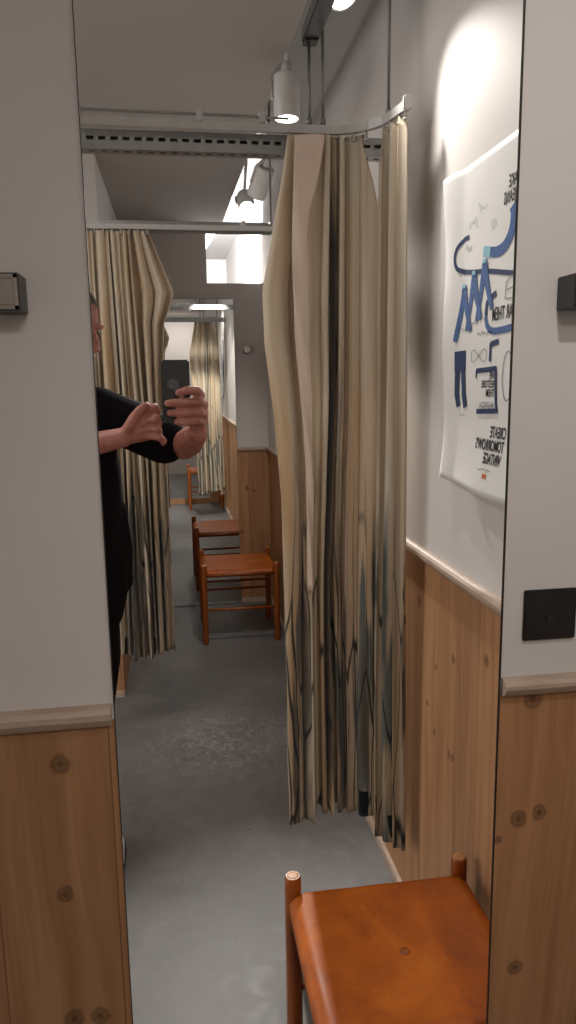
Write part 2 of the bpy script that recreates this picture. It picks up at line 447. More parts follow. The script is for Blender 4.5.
# ------------------------------------------------------------------ room shell
XR = 0.612           # right wall
XFL = -1.45
XL = -1.45           # far left wall of the aisle
RAIL = 1.055
KL = [(-.172, .997, .013), (-.178, .80, .011), (-.178, .60, .014), (-.142, .60, .013), (-.33, .86, .014), (-.62, .7, .014)]
KR = [(.505, 1.035, .015), (.490, .842, .013), (.524, .850, .011), (.495, .585, .012), (.459, .81, .006)]
KW = [(.83, .93, .014), (.585, .865, .011), (.70, .80, .010), (.755, .68, .009), (.70, .63, .009), (.60, .62, .010), (.575, .625, .008), (.405, .93, .012), (.2, .5, .012), (2.7, .6, .014), (3.6, .75, .013)]
KB = [(.46, .80, .013), (.51, .78, .01), (.42, .5, .012), (-.1, .7, .012)]
PINE_L = pine_mat('pine_boards_left', 0, KL, off=.107, plank=.160)
PINE_R = pine_mat('pine_boards_front_right', 0, KR, off=-.440, plank=.165)
PINE_W = pine_mat('pine_boards_right_wall', 1, KW, off=.04, plank=.12)
PINE_B = pine_mat('pine_boards_far', 0, KB, off=.05, plank=.13)

bm = bmesh.new(); box(bm, -5.5, 1.2, -2.7, 8.0, -.1, 0); struct(link_mesh('floor', bm, M_FLOOR))
# front wall around the mirror (split left / right of it, closed above and below)
MX0, MX1, MZ0, MZ1 = -0.097, 0.450, 0.06, 2.34
bm = bmesh.new()
def splay(bm, xa, xb, xbb, z0, z1, mi):   # wall piece whose edge beside the mirror is undercut behind the glass
    lo = [bm.verts.new(p + (z0,)) for p in ((xa, 0), (xb, 0), (xbb, .012), (xa, .012))]
    hi = [bm.verts.new(v.co + Vector((0, 0, z1 - z0))) for v in lo]
    fs = [bm.faces.new(list(reversed(lo))), bm.faces.new(hi)] + [bm.faces.new((lo[i], lo[(i + 1) % 4], hi[(i + 1) % 4], hi[i])) for i in range(4)]
    for f in fs: f.material_index = mi
splay(bm, XFL, MX0, MX0 - .014, RAIL, 3.1, 0); splay(bm, XFL, MX0, MX0 - .014, 0, RAIL, 1)
splay(bm, XR, MX1, MX1 + .018, RAIL, 3.1, 0); splay(bm, XR, MX1, MX1 + .018, 0, RAIL, 2)
bmesh.ops.recalc_face_normals(bm, faces=bm.faces)
box(bm, MX0, MX1, 0, .012, MZ1, 3.1); box(bm, MX0, MX1, 0, .012, 0, MZ0, 1)
struct(link_mesh('wall_front', bm, [M_WALL, PINE_L, PINE_R]))
# right wall, runs on behind the camera
bm = bmesh.new()
box(bm, XR, XR + .1, -2.6, 8.0, RAIL, 3.1); box(bm, XR, XR + .1, -2.6, 8.0, 0, RAIL, 1)
struct(link_mesh('wall_right', bm, [M_WALL, PINE_W]))
# far partition: full height on the left, lower beside the right wall
YB = 3.97
bm = bmesh.new()
box(bm, -.29, .235, YB, YB + .08, RAIL, 2.475); box(bm, .235, XR, YB, YB + .08, RAIL, 2.133)
box(bm, -.29, XR, YB, YB + .08, 0, RAIL, 1)
struct(link_mesh('wall_back', bm, [M_WALL, PINE_B]))
# left partition beside the second curtain
bm = bmesh.new()
box(bm, -1.45, -.30, 2.52, YB + .08, RAIL, 2.48); box(bm, -1.45, -.298, 2.52, YB + .08, 0, RAIL, 1)
struct(link_mesh('wall_left', bm, [M_WALL, PINE_B]))
bm = bmesh.new(); box(bm, XL - .1, XL, -2.6, .03, 0, 3.1); struct(link_mesh('wall_aisle', bm, M_WALL))
bm = bmesh.new(); box(bm, XL - .1, XR + .1, -2.7, -2.6, 0, 3.1); struct(link_mesh('wall_behind', bm, M_WALL))
bm = bmesh.new(); box(bm, -5.5, XR + .1, 7.4, 7.5, 0, 3.1); struct(link_mesh('wall_end', bm, M_WALL))
bm = bmesh.new(); box(bm, -3.0, XR + .1, -2.7, 4.6, 3.1, 3.2); box(bm, -3.0, XR + .1, 4.6, 7.5, 2.82, 3.2)
struct(link_mesh('ceiling', bm, M_CEIL))
# lowered soffit over the left of the room, its right edge runs almost straight back
bm = bmesh.new()
pts = [(-3.0, -2.6), (.405, -2.6), (.39, .8), (.335, 3.9), (.265, 4.9), (-3.0, 4.9)]
lo = [bm.verts.new((x, y, 2.48)) for x, y in pts]; hi = [bm.verts.new((x, y, 2.60)) for x, y in pts]
bm.faces.new(list(reversed(lo))); bm.faces.new(hi)
for i in range(len(pts)):
    j = (i + 1) % len(pts); bm.faces.new((lo[i], lo[j], hi[j], hi[i]))
struct(link_mesh('ceiling_soffit', bm, M_SOFF))

# dado rails and skirtings
def moulding(name, axis, a0, a1, face, sgn, z0=1.050, z1=1.078, dep=.018):
    """profile swept along a wall; axis 0 runs in x (face is y), axis 1 runs in y (face is x)"""
    prof = [(0, z0), (dep * .55, z0), (dep * .8, z0 + .006), (dep, z0 + .012), (dep, z1 - .008), (dep * .75, z1 - .002), (dep * .4, z1), (0, z1)]
    bm = bmesh.new(); R = []
    for a in (a0, a1):
        R.append([bm.verts.new((a, face + sgn * d, z) if axis == 0 else (face + sgn * d, a, z)) for d, z in prof])
    n = len(prof)
    for k in range(n): bm.faces.new((R[0][k], R[0][(k + 1) % n], R[1][(k + 1) % n], R[1][k]))
    bm.faces.new(R[0]); bm.faces.new(list(reversed(R[1])))
    bmesh.ops.recalc_face_normals(bm, faces=bm.faces)
    return struct(link_mesh(name, bm, M_TRIM))
moulding('trim_1', 0, XL, MX0 - .004, 0, -1)
moulding('trim_2', 0, MX1 + .004, XR, 0, -1, 1.046, 1.072)
moulding('trim_3', 1, .03, YB, XR, -1)
moulding('trim_4', 0, .402, XR - .018, YB, -1)
moulding('trim_5', 0, XL, -.298, 2.52, -1)
def skirting(name, x0, x1, y0, y1): 
    bm = bmesh.new(); box(bm, x0, x1, y0, y1, 0, .035, 0, .003); return struct(link_mesh(name, bm, M_TRIM))
skirting('baseboard_right', XR - .014, XR, .03, YB)
skirting('baseboard_back', .402, XR - .014, YB - .012, YB)
skirting('baseboard_left', XL, -.296, 2.508, 2.52)

# The near mirror is modelled as the opening through which its mirrored room stands, at true depth and size.
# ------------------------------------------------------------------ mirrors
t = thing('wall_mirror', 'tall narrow mirror set in the wall, dark thin edges, filled with the reflected fitting room', 'mirror', (.1765, 0, MZ0))
for x0, x1 in ((MX0 - .0006, MX0 + .0004), (MX1 - .0004, MX1 + .0018)):
    bm = bmesh.new(); box(bm, x0, x1, -.004, .0, MZ0, MZ1, 0, .0004); link_mesh('edge_strip', bm, M_EDGE, t)
t = thing('far_mirror', 'small-looking mirror on the far wall that shows a bright curtain and a stool', 'mirror', (.05, YB, .03))
bm = bmesh.new(); box(bm, -.28, .397, YB - .012, YB - .002, .006, 2.030)
for v in bm.verts: v.co.y += -.010 - (v.co.z - .03) * .010 - (v.co.x + .28) * -.010
link_mesh('mirror_pane', bm, M_MIRROR, t)
bm = bmesh.new()
box(bm, .397, .4005, YB - .014, YB, .006, 2.034); box(bm, -.295, .4005, YB - .014, YB, 2.030, 2.036); box(bm, -.295, -.28, YB - .014, YB, .03, 2.034)
link_mesh('frame', bm, M_STEEL, t)

# ------------------------------------------------------------------ fittings on the front wall
def hook_block(x0, zc, wall_y, label, s=.043, p=.045):
    t = thing('coat_hook', label, 'coat hook', (x0 + s / 2, wall_y, zc))
    bm = bmesh.new(); box(bm, x0, x0 + s, wall_y - p, wall_y, zc - s / 2, zc + s / 2, 0, .0012); link_mesh('hook_block', bm, M_HOOK, t)
    y = wall_y - p
    bm = bmesh.new()
    e = .0045
    for a in ((x0 + .002, x0 + .002 + e, zc - s / 2 + .002, zc + s / 2 - .002), (x0 + s - .002 - e, x0 + s - .002, zc - s / 2 + .002, zc + s / 2 - .002),
              (x0 + .002, x0 + s - .002, zc - s / 2 + .002, zc - s / 2 + .002 + e), (x0 + .002, x0 + s - .002, zc + s / 2 - .002 - e, zc + s / 2 - .002)):
        box(bm, a[0], a[1], y - .002, y + .001, a[2], a[3], 0, .0005)
    link_mesh('face_rim', bm, M_HOOKF, t)
    bm = bmesh.new(); box(bm, x0 + .007, x0 + s - .007, y - .001, y + .002, zc - s / 2 + .007, zc + s / 2 - .007)
    link_mesh('face_plate', bm, M_HOOKF, t)
    return t
hook_block(-.214, 1.607, 0, 'square polished steel coat hook on the white wall left of the mirror')
hook_block(.513, 1.611, 0, 'dark square coat hook on the white wall right of the mirror, above the black plate')
hook_block(.458, 1.712, YB, 'tiny grey square coat hook on the far wall beside the far mirror')

t = thing('switch_plate', 'square black wall plate above the pine panelling right of the mirror', 'wall plate', (.522, 0, 1.164))
bm = bmesh.new(); box(bm, .483, .563, -.006, 0, 1.127, 1.202, 0, .0015); link_mesh('plate', bm, M_PLATE, t)
bm = bmesh.new(); tube(bm, [(.522, -.006, 1.160), (.522, -.0085, 1.160)], .006, 16); link_mesh('lock_barrel', bm, M_BLACK, t)
for sx in (.495, .551):
    bm = bmesh.new(); tube(bm, [(sx, -.006, 1.166), (sx, -.0072, 1.166)], .003, 12); link_mesh('screw', bm, M_BLACK, t)

# ------------------------------------------------------------------ curtain rails, struts, rods
ZR = 2.108
def rail_path1():
    P = [(-.60, .94), (-.19, .94), (.15, .947), (.38, .950)]
    c = (.40, .80); r = .15
    for k in range(0, 9):
        a = PI / 2 - k * (PI / 2 * .80) / 8
        P.append((c[0] + r * math.cos(a) * .88, c[1] + r * math.sin(a)))
    x, y = P[-1]; P.append((x + .016, y - .08))
    return P
RP1 = rail_path1()
t = thing('curtain_rail', 'white curved curtain rail that carries the large front curtain', 'curtain rail', (.1, .95, ZR))
bm = bmesh.new(); sweep_rect(bm, [(x, y, ZR) for x, y in RP1], .014, .020); link_mesh('rail', bm, M_RAIL, t)
bm = bmesh.new(); tube(bm, [(x, y - .010, ZR + .021) for x, y in RP1[:3]] + [(.30, .940, ZR + .020)], .0035, 8); link_mesh('guide_rod', bm, M_STEEL, t)
for x in (-.195, .085, .235):
    bm = bmesh.new(); box(bm, x - .008, x + .008, .925, .948, ZR + .006, ZR + .032, 0, .002); link_mesh('rail_clip', bm, M_RAIL, t)
x, y = RP1[-1]
bm = bmesh.new(); box(bm, x - .010, x + .010, y - .012, y + .002, ZR - .012, ZR + .020, 0, .003); link_mesh('end_stop', bm, M_RAIL, t)

t = thing('rear_curtain_rail', 'thin curtain rail crossing the aisle above the smaller rear curtain', 'curtain rail', (.1, 2.14, ZR))
bm = bmesh.new(); sweep_rect(bm, [(-.60, 2.13, ZR), (.58, 2.13, ZR)], .014, .018); link_mesh('rail', bm, M_RAIL, t)
for x in (.30, .42):
    bm = bmesh.new(); box(bm, x - .008, x + .008, 2.125, 2.14, ZR + .006, ZR + .028, 0, .002); link_mesh('rail_clip', bm, M_RAIL, t)

def strut(name, y, x0, x1, z0, z1, label):
    t = thing(name, label, 'metal channel', ((x0 + x1) / 2, y, z0))
    bm = bmesh.new(); pitch = .0285; slot = .0175; zs0 = z0 + (z1 - z0) * .48; zs1 = z0 + (z1 - z0) * .68
    th = .0025
    box(bm, x0, x1, y, y + th, z0, zs0); box(bm, x0, x1, y, y + th, zs1, z1)
    x = x0
    while x < x1:
        box(bm, x, min(x + pitch - slot, x1), y, y + th, zs0, zs1); x += pitch
    link_mesh('front_web', bm, M_STEEL, t)
    bm = bmesh.new(); d = .041
    box(bm, x0, x1, y + th, y + d * .36, z0, z0 + th); box(bm, x0, x1, y + d * .62, y + d, z0, z0 + th)
    x = x0
    while x < x1:
        box(bm, x, min(x + pitch * .5, x1), y + d * .36, y + d * .62, z0, z0 + th); x += pitch
    link_mesh('bottom_flange', bm, M_STEEL, t)
    bm = bmesh.new(); box(bm, x0, x1, y + d, y + d + th, z0, z1); link_mesh('back_web', bm, M_STEEL, t)
    bm = bmesh.new(); box(bm, x0, x1, y, y + d + th, z1, z1 + th); link_mesh('light_block_top', bm, M_STEEL, t)  # top plate added to keep light out, so the slots read dark
    return t
strut('slotted_strut', .990, -1.45, .60, 2.062, 2.104, 'perforated galvanised strut channel directly behind the curved curtain rail')
strut('slotted_strut', 2.16, -1.45, .60, 2.098, 2.135, 'steel strut channel farther back, above the smaller rear curtain')

def rod(x, y, z0, z1, label, r=.0038):
    bm = bmesh.new(); tube(bm, [(x, y, z0), (x, y, z1)], r, 8, True)
    tube(bm, [(x, y, z0), (x, y, z0 + .014)], r * 2.0, 6, True)
    o = link_mesh('hanging_rod', bm, M_ROD); return tag(o, label, 'rod', 'rods that hold the curtain rails')
rod(.353, .950, ZR + .012, 2.308, 'left one of the two close grey rods below the dark track')
rod(.387, .950, ZR + .012, 2.40, 'right one of the two close grey rods below the dark track')
rod(.530, .872, ZR + .012, 3.1, 'single thin grey rod rising from the bend of the curtain rail')
rod(.412, 2.14, ZR + .012, 3.1, 'faint thin rod holding the rear rail, behind the tilted spotlights')

# lighting track with its spotlights
t = thing('light_track', 'dark grey metal light track hanging at the top of the picture above the two rods', 'light track', (.37, .5, 2.41))
bm = bmesh.new(); box(bm, .338, .377, -1.0, .965, 2.306, 2.340, 0, .003); link_mesh('track_body', bm, M_TRACK, t)
bm = bmesh.new(); box(bm, .341, .374, .93, .968, 2.301, 2.309, 0, .001); link_mesh('end_cap', bm, M_BLACK, t)
bm = bmesh.new(); tube(bm, [(.358, .3, 2.34), (.358, .3, 2.48)], .006, 8); link_mesh('suspension_stem', bm, M_TRACK, t)
bm = bmesh.new(); tube(bm, [(.358, -.8, 2.34), (.358, -.8, 2.48)], .006, 8); link_mesh('suspension_stem', bm, M_TRACK, t)

def spotlight(p, tgt, label, L=.125, r=.040, lit=True, track=None):
    p = Vector(p); d = (Vector(tgt) - p).normalized(); q = p - d * L
    t = thing('spotlight', label, 'spotlight', q)
    t['group'] = 'white cylindrical ceiling spotlights'
    bm = bmesh.new()
    lathe(bm, q, d, [(0, r * .5), (0, r * .90), (.004, r), (L - .003, r), (L, r * .98), (L, r * .87), (L - .010, r * .84)])
    link_mesh('housing', bm, M_SPOT, t, autosmooth=40)
    bm = bmesh.new(); lathe(bm, p, d, [(-.008, r * .82), (-.003, r * .84), (-.001, r * .5)]); link_mesh('lamp_face', bm, M_GLOW, t)
    bm = bmesh.new()
    side = d.cross(Vector((0, 0, 1)))
    if side.length < .1: side = Vector((-1, 0, 0))
    side.normalize()
    if (side.x > 0) != (p.y < 1): side = -side
    m = p - d * L * .45; a = m + side * (r + .005); e = q - d * .03 + side * (r * .4)
    tube(bm, [m + side * r * .9, a, a - d * L * .5, e], .0055, 8)
    link_mesh('arm', bm, M_SPOT, t)
    bm = bmesh.new(); lathe(bm, q - d * .034, d, [(0, .014), (.03, .018)], 20)
    top = Vector((max(q.x + .045, .425), q.y, 3.1)); tube(bm, [q - d * .03, top], .007, 10)
    link_mesh('mount', bm, M_SPOT, t)
    return t
labels = ['lit white spotlight cut off by the top edge of the picture, beside the dark track',
          'upright white cylinder spotlight with a glowing face just above the front curtain rail',
          'tilted white cylinder spotlight below the slotted strut, nearer one of the tilted pair',
          'small bright white spotlight farthest back, half behind the tilted one']
AIM = [(0.46, 0.62, 1.9), (0.36, 1.42, 0), (0.18, 2.22, 1.95), (0.40, 2.2, 1.9)]
for (p, tt, e, a), lb, am in zip(SPOTS, labels, AIM):
    spotlight(p, tt if lb.startswith('lit') or lb.startswith('upright') else tt, lb)

# ------------------------------------------------------------------ curtains
def interp(tab, v):
    for (a, x), (b, y) in zip(tab[:-1], tab[1:]):
        if (a - v) * (b - v) <= 0 and a != b:
            s = (v - a) / (b - a); s = s * s * (3 - 2 * s) if False else s
            return x + (y - x) * s
    return tab[0][1] if abs(v - tab[0][0]) < abs(v - tab[-1][0]) else tab[-1][1]
def curtain(name, mat, path, left_tab, right_tab, ztop, hem, folds, cloth_w, seed, label, amp=.026, pleats=None):
    """pleated cloth. path(u,z) -> (x,y) base line; left/right tables give extra x offsets by height; hem(u) bottom height"""
    rnd = random.Random(seed)
    NU, NV = folds * 14, 90
    # irregular pleats: each with its own width, depth and skew
    ws = [rnd.uniform(.6, 1.5) for _ in range(folds)]; tot = sum(ws); edges = [0]
    for wv in ws: edges.append(edges[-1] + wv / tot)
    dep = [rnd.uniform(.55, 1.3) for _ in range(folds)]
    if pleats:
        tot = sum(p[0] for p in pleats); edges = [0]
        for p in pleats: edges.append(edges[-1] + p[0] / tot)
        dep = [p[1] for p in pleats]
    ph = [rnd.uniform(-.3, .3) for _ in range(folds)]
    bm = bmesh.new(); uvl = bm.loops.layers.uv.new('UVMap'); grid = []; 
    for j in range(NV + 1):
        v = j / NV; row = []
        for i in range(NU + 1):
            u = i / NU
            k = min(folds - 1, max(0, next((q for q in range(folds) if u <= edges[q + 1] + 1e-9), folds - 1)))
            f = (u - edges[k]) / (edges[k + 1] - edges[k])
            zt = ztop(u) if callable(ztop) else ztop
            z = zt + (hem(u) - zt) * v
            x, y, nx, ny = path(u, z)
            a = amp * dep[k] * (.55 + .55 * min(1, v * 3)) * (1 + .35 * math.sin(3 * v + ph[k] * 9))
            w_ = math.sin(2 * PI * (f + 0.0))
            # pinch the pleat so that the front ridges are round and the valleys narrow
            off = a * (w_ + .13 * math.sin(4 * PI * f + ph[k] * 4))
            sh = .35 * (edges[k + 1] - edges[k]) * math.cos(2 * PI * f) * (1 if k % 2 else -1) * .45
            nz = noise.noise(Vector((u * 9 + seed, v * 2.2, seed))) * .014 * (v + .2)
            tx, ty = -ny, nx
            wdt = .012 * noise.noise(Vector((u * 5 + seed * 3, v * 1.5, 3.0)))
            lat = sh * .3 + wdt
            fade = min(1, u / .02, (1 - u) / .02)
            row.append(bm.verts.new((x + nx * (off + nz) + tx * lat * fade, y + ny * (off + nz) + ty * lat * fade, z)))
        grid.append(row)
    L = cloth_w
    for j in range(NV):
        for i in range(NU):
            f = bm.faces.new((grid[j][i], grid[j + 1][i], grid[j + 1][i + 1], grid[j][i + 1])); f.smooth = True
            for lp, (a, b) in zip(f.loops, ((i, j), (i, j + 1), (i + 1, j + 1), (i + 1, j))):
                lp[uvl].uv = (a / NU * L, 1 - b / NV)
    o = link_mesh(name, bm, mat)
    s = o.modifiers.new('thickness', 'SOLIDIFY'); s.thickness = .0022; s.offset = 0
    tag(o, label, 'curtain')
    return o

def rp1_at(s):
    """front rail plan for x from ~.30 onward: straight, then the bend towards the camera"""
    # s 0..1 over the gathered part
    x0 = .300
    P = [(x0, .952)] + RP1[3:]
    seg = [math.dist(P[i], P[i + 1]) for i in range(len(P) - 1)]; T = sum(seg); d = s * T
    for i, L in enumerate(seg):
        if d <= L or i == len(seg) - 1:
            q = d / L; x = P[i][0] + (P[i + 1][0] - P[i][0]) * q; y = P[i][1] + (P[i + 1][1] - P[i][1]) * q
            tx = (P[i + 1][0] - P[i][0]) / L; ty = (P[i + 1][1] - P[i][1]) / L
            return x, y, tx, ty
        d -= L
LT1 = [(2.10, .0), (2.02, -.012), (1.73, -.070), (1.60, -.068), (1.40, -.045), (1.19, -.030), (.8, -.026), (.25, -.022)]
def path1(u, z):
    x, y, tx, ty = rp1_at(u)
    lo = interp(LT1, z); k = max(0, 1 - u / .30)
    b = min(1, max(0, (1.5 - z) / .6)); b = b * b * (3 - 2 * b)
    x += lo * (k * (1 - b) + ((1 - u) * .9 + .1 * k) * b)
    # the folds relax towards the wall lower down
    d = min(1, (2.1 - z) / 1.5); x += .018 * d * max(0, u - .45) / .55 ; y += .035 * d * max(0, u - .6) / .4
    n = Vector((ty, -tx)).normalized()
    return x, y, n.x, n.y
def hem1(u): return .255 if u < .22 else (.285 if u < .70 else .235)
def top1(u):
    if .54 < u < .70: return 2.092 - .17 * (1 - abs(u - .62) / .08)
    return 2.092
DK = srgb(52, 58, 60); BL = srgb(6, 70, 84)
MC1 = curtain_mat('tie_dyed_linen_front', 1.3, [(.42, .035, .02, .96, .9, DK), (.50, .015, .3, .75, .5, DK), (.86, .045, .14, .54, 1.0, BL), (.93, .02, .30, .50, .7, DK), (1.10, .045, .22, .54, .95, BL), (1.17, .022, .10, .34, .7, BL), (.78, .02, .05, .34, .8, DK)])
MC2 = curtain_mat('tie_dyed_linen_rear', 4.9, [(.15, .025, .42, .84, .9, DK), (.33, .050, .20, .46, 1.0, BL), (.48, .045, .14, .44, .9, BL), (.62, .035, .05, .30, .85, BL), (.80, .03, .10, .30, .8, BL), (1.02, .055, .14, .36, .95, BL), (.88, .02, .0, .22, .7, DK), (1.05, .02, .02, .2, .8, DK)])
c1 = curtain('curtain', MC1, path1, None, None, top1, hem1, 10, 1.35, 5,
             'large cream tie-dyed curtain hanging from the curved front rail, nearest the camera',
             pleats=[(2.0, .75), (1.1, .9), (.7, 1.2), (.7, 1.2), (.75, .9), (1.5, .5), (1.7, .45), (1.6, .45), (1.4, .35), (1.2, .35)])
# folded-over leading edge of the front curtain, plain on its inner side
FL = [(.310, 2.084), (.304, 1.95), (.300, 1.80), (.304, 1.62), (.317, 1.46), (.329, 1.28), (.330, .95)]
FR = [(.384, 2.084), (.368, 1.99), (.345, 1.91), (.338, 1.82), (.343, 1.62), (.347, 1.46), (.349, 1.28), (.347, .95)]
bm = bmesh.new(); g = []
for j in range(61):
    z = 2.086 - (2.086 - .95) * j / 60
    xa = interp([(b, a) for a, b in FL], z); xb = interp([(b, a) for a, b in FR], z); r = []
    for i in range(13):
        q = i / 12; bul = math.sin(PI * q) * .014 + .004 * math.sin(z * 23 + q * 5)
        r.append(bm.verts.new((xa + (xb - xa) * q, .916 - bul + .03 * q * (1 - q) , z)))
    g.append(r)
for j in range(60):
    for i in range(12):
        f = bm.faces.new((g[j][i], g[j + 1][i], g[j + 1][i + 1], g[j][i + 1])); f.smooth = True
fl = link_mesh('folded_edge', bm, plain('plain_linen_lining', srgb(206, 188, 172), .9, 0, .15, .08, 12), c1)
fl.modifiers.new('t', 'SOLIDIFY').thickness = .002
LT2 = [(2.10, -.078), (1.98, -.035), (1.863, .012), (1.80, -.005), (1.74, -.032), (1.5, -.045), (1.0, -.043), (.35, -.043)]
def path2(u, z):
    xl = -.345 + .03 * min(1, (2.1 - z) / 1.0); xl = -.31 if z > 1.9 else xl
    xl = -.318
    xr = interp(LT2, z)
    xm = -.078 + .033 * min(1, (2.1 - z) / .8)
    # only the last pleats follow the flared edge
    x = xl + (xm - xl) * u + (xr - xm) * max(0, (u - .72) / .28)
    return x, 2.13, 0.0, -1.0
c2 = curtain('curtain', MC2, path2, None, None, 2.092, lambda u: .352 + .012 * math.sin(u * 9), 10, 1.15, 11,
             'smaller-looking cream and blue tie-dyed curtain farther back, behind the person', .028)
# gliders under the rails
def gliders(parent, pts, z):
    for x, y in pts:
        bm = bmesh.new(); tube(bm, [(x, y, z - .013), (x, y, z + .002)], .004, 8); tube(bm, [(x, y, z - .016), (x, y, z - .013)], .0065, 8)
        link_mesh('glider', bm, M_RAIL, parent)
gliders(c1, [rp1_at(s)[:2] for s in (.02, .10, .19, .28, .37, .46, .55, .78, .90, .985)], ZR - .0125)
gliders(c2, [(-.315 + k * .0335, 2.125) for k in range(8)], ZR - .0125)

# ------------------------------------------------------------------ poster
PY0, PY1, PZ0, PZ1 = .22, .678, 1.285, 1.926
def pox(y, z):
    """distance of the paper from the wall"""
    e = max(0, (y - (PY1 - .10)) / .10); bz = max(0, (PZ0 + .14 - z) / .14)
    return .004 + .010 * math.sin(PI * min(1, e * .8)) + .030 * bz ** 1.5 * .75 * (.4 + .6 * (PY1 - y) / (PY1 - PY0)) + .004 * math.sin(z * 17) * e
def pp(y, z, lift=0.0): return Vector((XR - pox(y, z) - lift, y, z))
bm = bmesh.new(); NY, NZ = 40, 50
g = []
for j in range(NZ + 1):
    r = []
    for i in range(NY + 1):
        s = i / NY; tz = j / NZ
        zb = PZ0 - .010 * math.sin(PI * s) - .006 * (1 - s)
        y = PY0 + (PY1 - .040 * (1 - tz) - PY0) * s
        z = zb + (PZ1 - zb) * tz
        r.append(bm.verts.new(pp(y, z)))
    g.append(r)
for j in range(NZ):
    for i in range(NY):
        f = bm.faces.new((g[j][i], g[j + 1][i], g[j + 1][i + 1], g[j][i + 1])); f.smooth = True
poster = link_mesh('poster', bm, M_PAPER)
poster.modifiers.new('t', 'SOLIDIFY').thickness = .0006
tag(poster, 'white denim poster with reversed lettering hanging on the right wall', 'poster')
LIFT = .0010
LAYER = [.0010]
def ribbon(bm, pts, wd, lift=None):
    if lift is None: lift = LAYER[0]
    P = []
    for (a, b) in zip(pts[:-1], pts[1:]):
        n = max(2, int(math.dist(a, b) / .01))
        P += [(a[0] + (b[0] - a[0]) * k / n, a[1] + (b[1] - a[1]) * k / n) for k in range(n)]
    P.append(pts[-1]); L = []
    m = len(P)
    for i, p in enumerate(P):
        q0 = P[max(0, i - 1)]; q1 = P[min(m - 1, i + 1)]; dx = q1[0] - q0[0]; dz = q1[1] - q0[1]; l = math.hypot(dx, dz) or 1
        s = i / (m - 1); ww = (wd(s) if callable(wd) else wd) / 2
        L.append((bm.verts.new(pp(p[0] - dz / l * ww, p[1] + dx / l * ww, lift)), bm.verts.new(pp(p[0] + dz / l * ww, p[1] - dx / l * ww, lift))))
    for a, b in zip(L[:-1], L[1:]): bm.faces.new((a[0], a[1], b[1], b[0]))
def smooth_path(pts, n=8):
    out = []
    P = [pts[0]] + list(pts) + [pts[-1]]
    for i in range(1, len(P) - 2):
        for k in range(n):
            t = k / n; o = []
            for c in (0, 1):
                a, b, cc, d = P[i - 1][c], P[i][c], P[i + 1][c], P[i + 2][c]
                o.append(.5 * (2 * b + (cc - a) * t + (2 * a - 5 * b + 4 * cc - d) * t * t + (-a + 3 * b - 3 * cc + d) * t ** 3))
            out.append(tuple(o))
    out.append(pts[-1]); return out
def lettering(name, txt, y_start, z_base, h, xs=.72, mat=None, bold=.0, slope=0.0):
    cu = bpy.data.curves.new(name, 'FONT'); cu.body = txt; cu.size = 1.0; cu.offset = bold; cu.resolution_u = 3
    tmp = bpy.data.objects.new(name, cu); COL.objects.link(tmp)
    dg = bpy.context.evaluated_depsgraph_get(); dg.update()
    me = bpy.data.meshes.new_from_object(tmp.evaluated_get(dg)); bpy.data.objects.remove(tmp); bpy.data.curves.remove(cu)
    bm = bmesh.new(); bm.from_mesh(me); bpy.data.meshes.remove(me)
    bmesh.ops.triangulate(bm, faces=bm.faces)
    sc = h / .70
    for v in bm.verts:
        y = y_start + v.co.x * sc * xs; z = z_base + v.co.y * sc + slope * (v.co.x * sc * xs)
        v.co = pp(y, z, LIFT)
    bmesh.ops.recalc_face_normals(bm, faces=bm.faces)
    return link_mesh(name, bm, mat or M_INK, poster)
def art(name, mat, strokes, split=False):
    if split:
        for st in strokes: art(name, mat, [st])
        return
    bm = bmesh.new()
    for k, (pts, wd) in enumerate(strokes): ribbon(bm, pts, wd, LAYER[0] + k * .0004)
    return link_mesh(name, bm, mat, poster)
lettering('lettering', "MAKE", .318, 1.838, .021, .62, None, .02)
lettering('lettering', "JEANS", .336, 1.812, .021, .62, None, .02)
lettering('lettering', "WEAR THEM", .300, 1.610, .024, .62, None, .02)
lettering('lettering', "WE", .402, 1.500, .014, .75, None, .02)
lettering('lettering', "RESTORE", .400, 1.484, .014, .75, None, .02)
lettering('lettering', "THEM", .400, 1.467, .014, .75, None, .02)
lettering('lettering', "CREATE", .338, 1.389, .021, .66, None, .025)
lettering('lettering', "TOMORROW'S", .340, 1.363, .021, .66, None, .025)
lettering('lettering', "VINTAGE", .345, 1.337, .021, .66, None, .025)
# curved jeans leg at the top, pale end
art('jeans_leg', M_BLUE, [(smooth_path([(.345, 1.805), (.340, 1.79), (.345, 1.768), (.358, 1.750), (.380, 1.738), (.41, 1.735), (.445, 1.741)]), lambda s: .030 - .012 * s)])
LAYER[0] = .0016
art('jeans_leg_cuff', M_TEAL, [([(.437, 1.740), (.470, 1.745)], .020)])
LAYER[0] = .0010
# the long hooked denim strap
art('denim_strap', M_DENIM, [(smooth_path([(.545, 1.786), (.572, 1.785), (.600, 1.772), (.608, 1.752), (.598, 1.732), (.570, 1.722), (.52, 1.714), (.45, 1.706), (.38, 1.694), (.30, 1.680)]), .0095)])
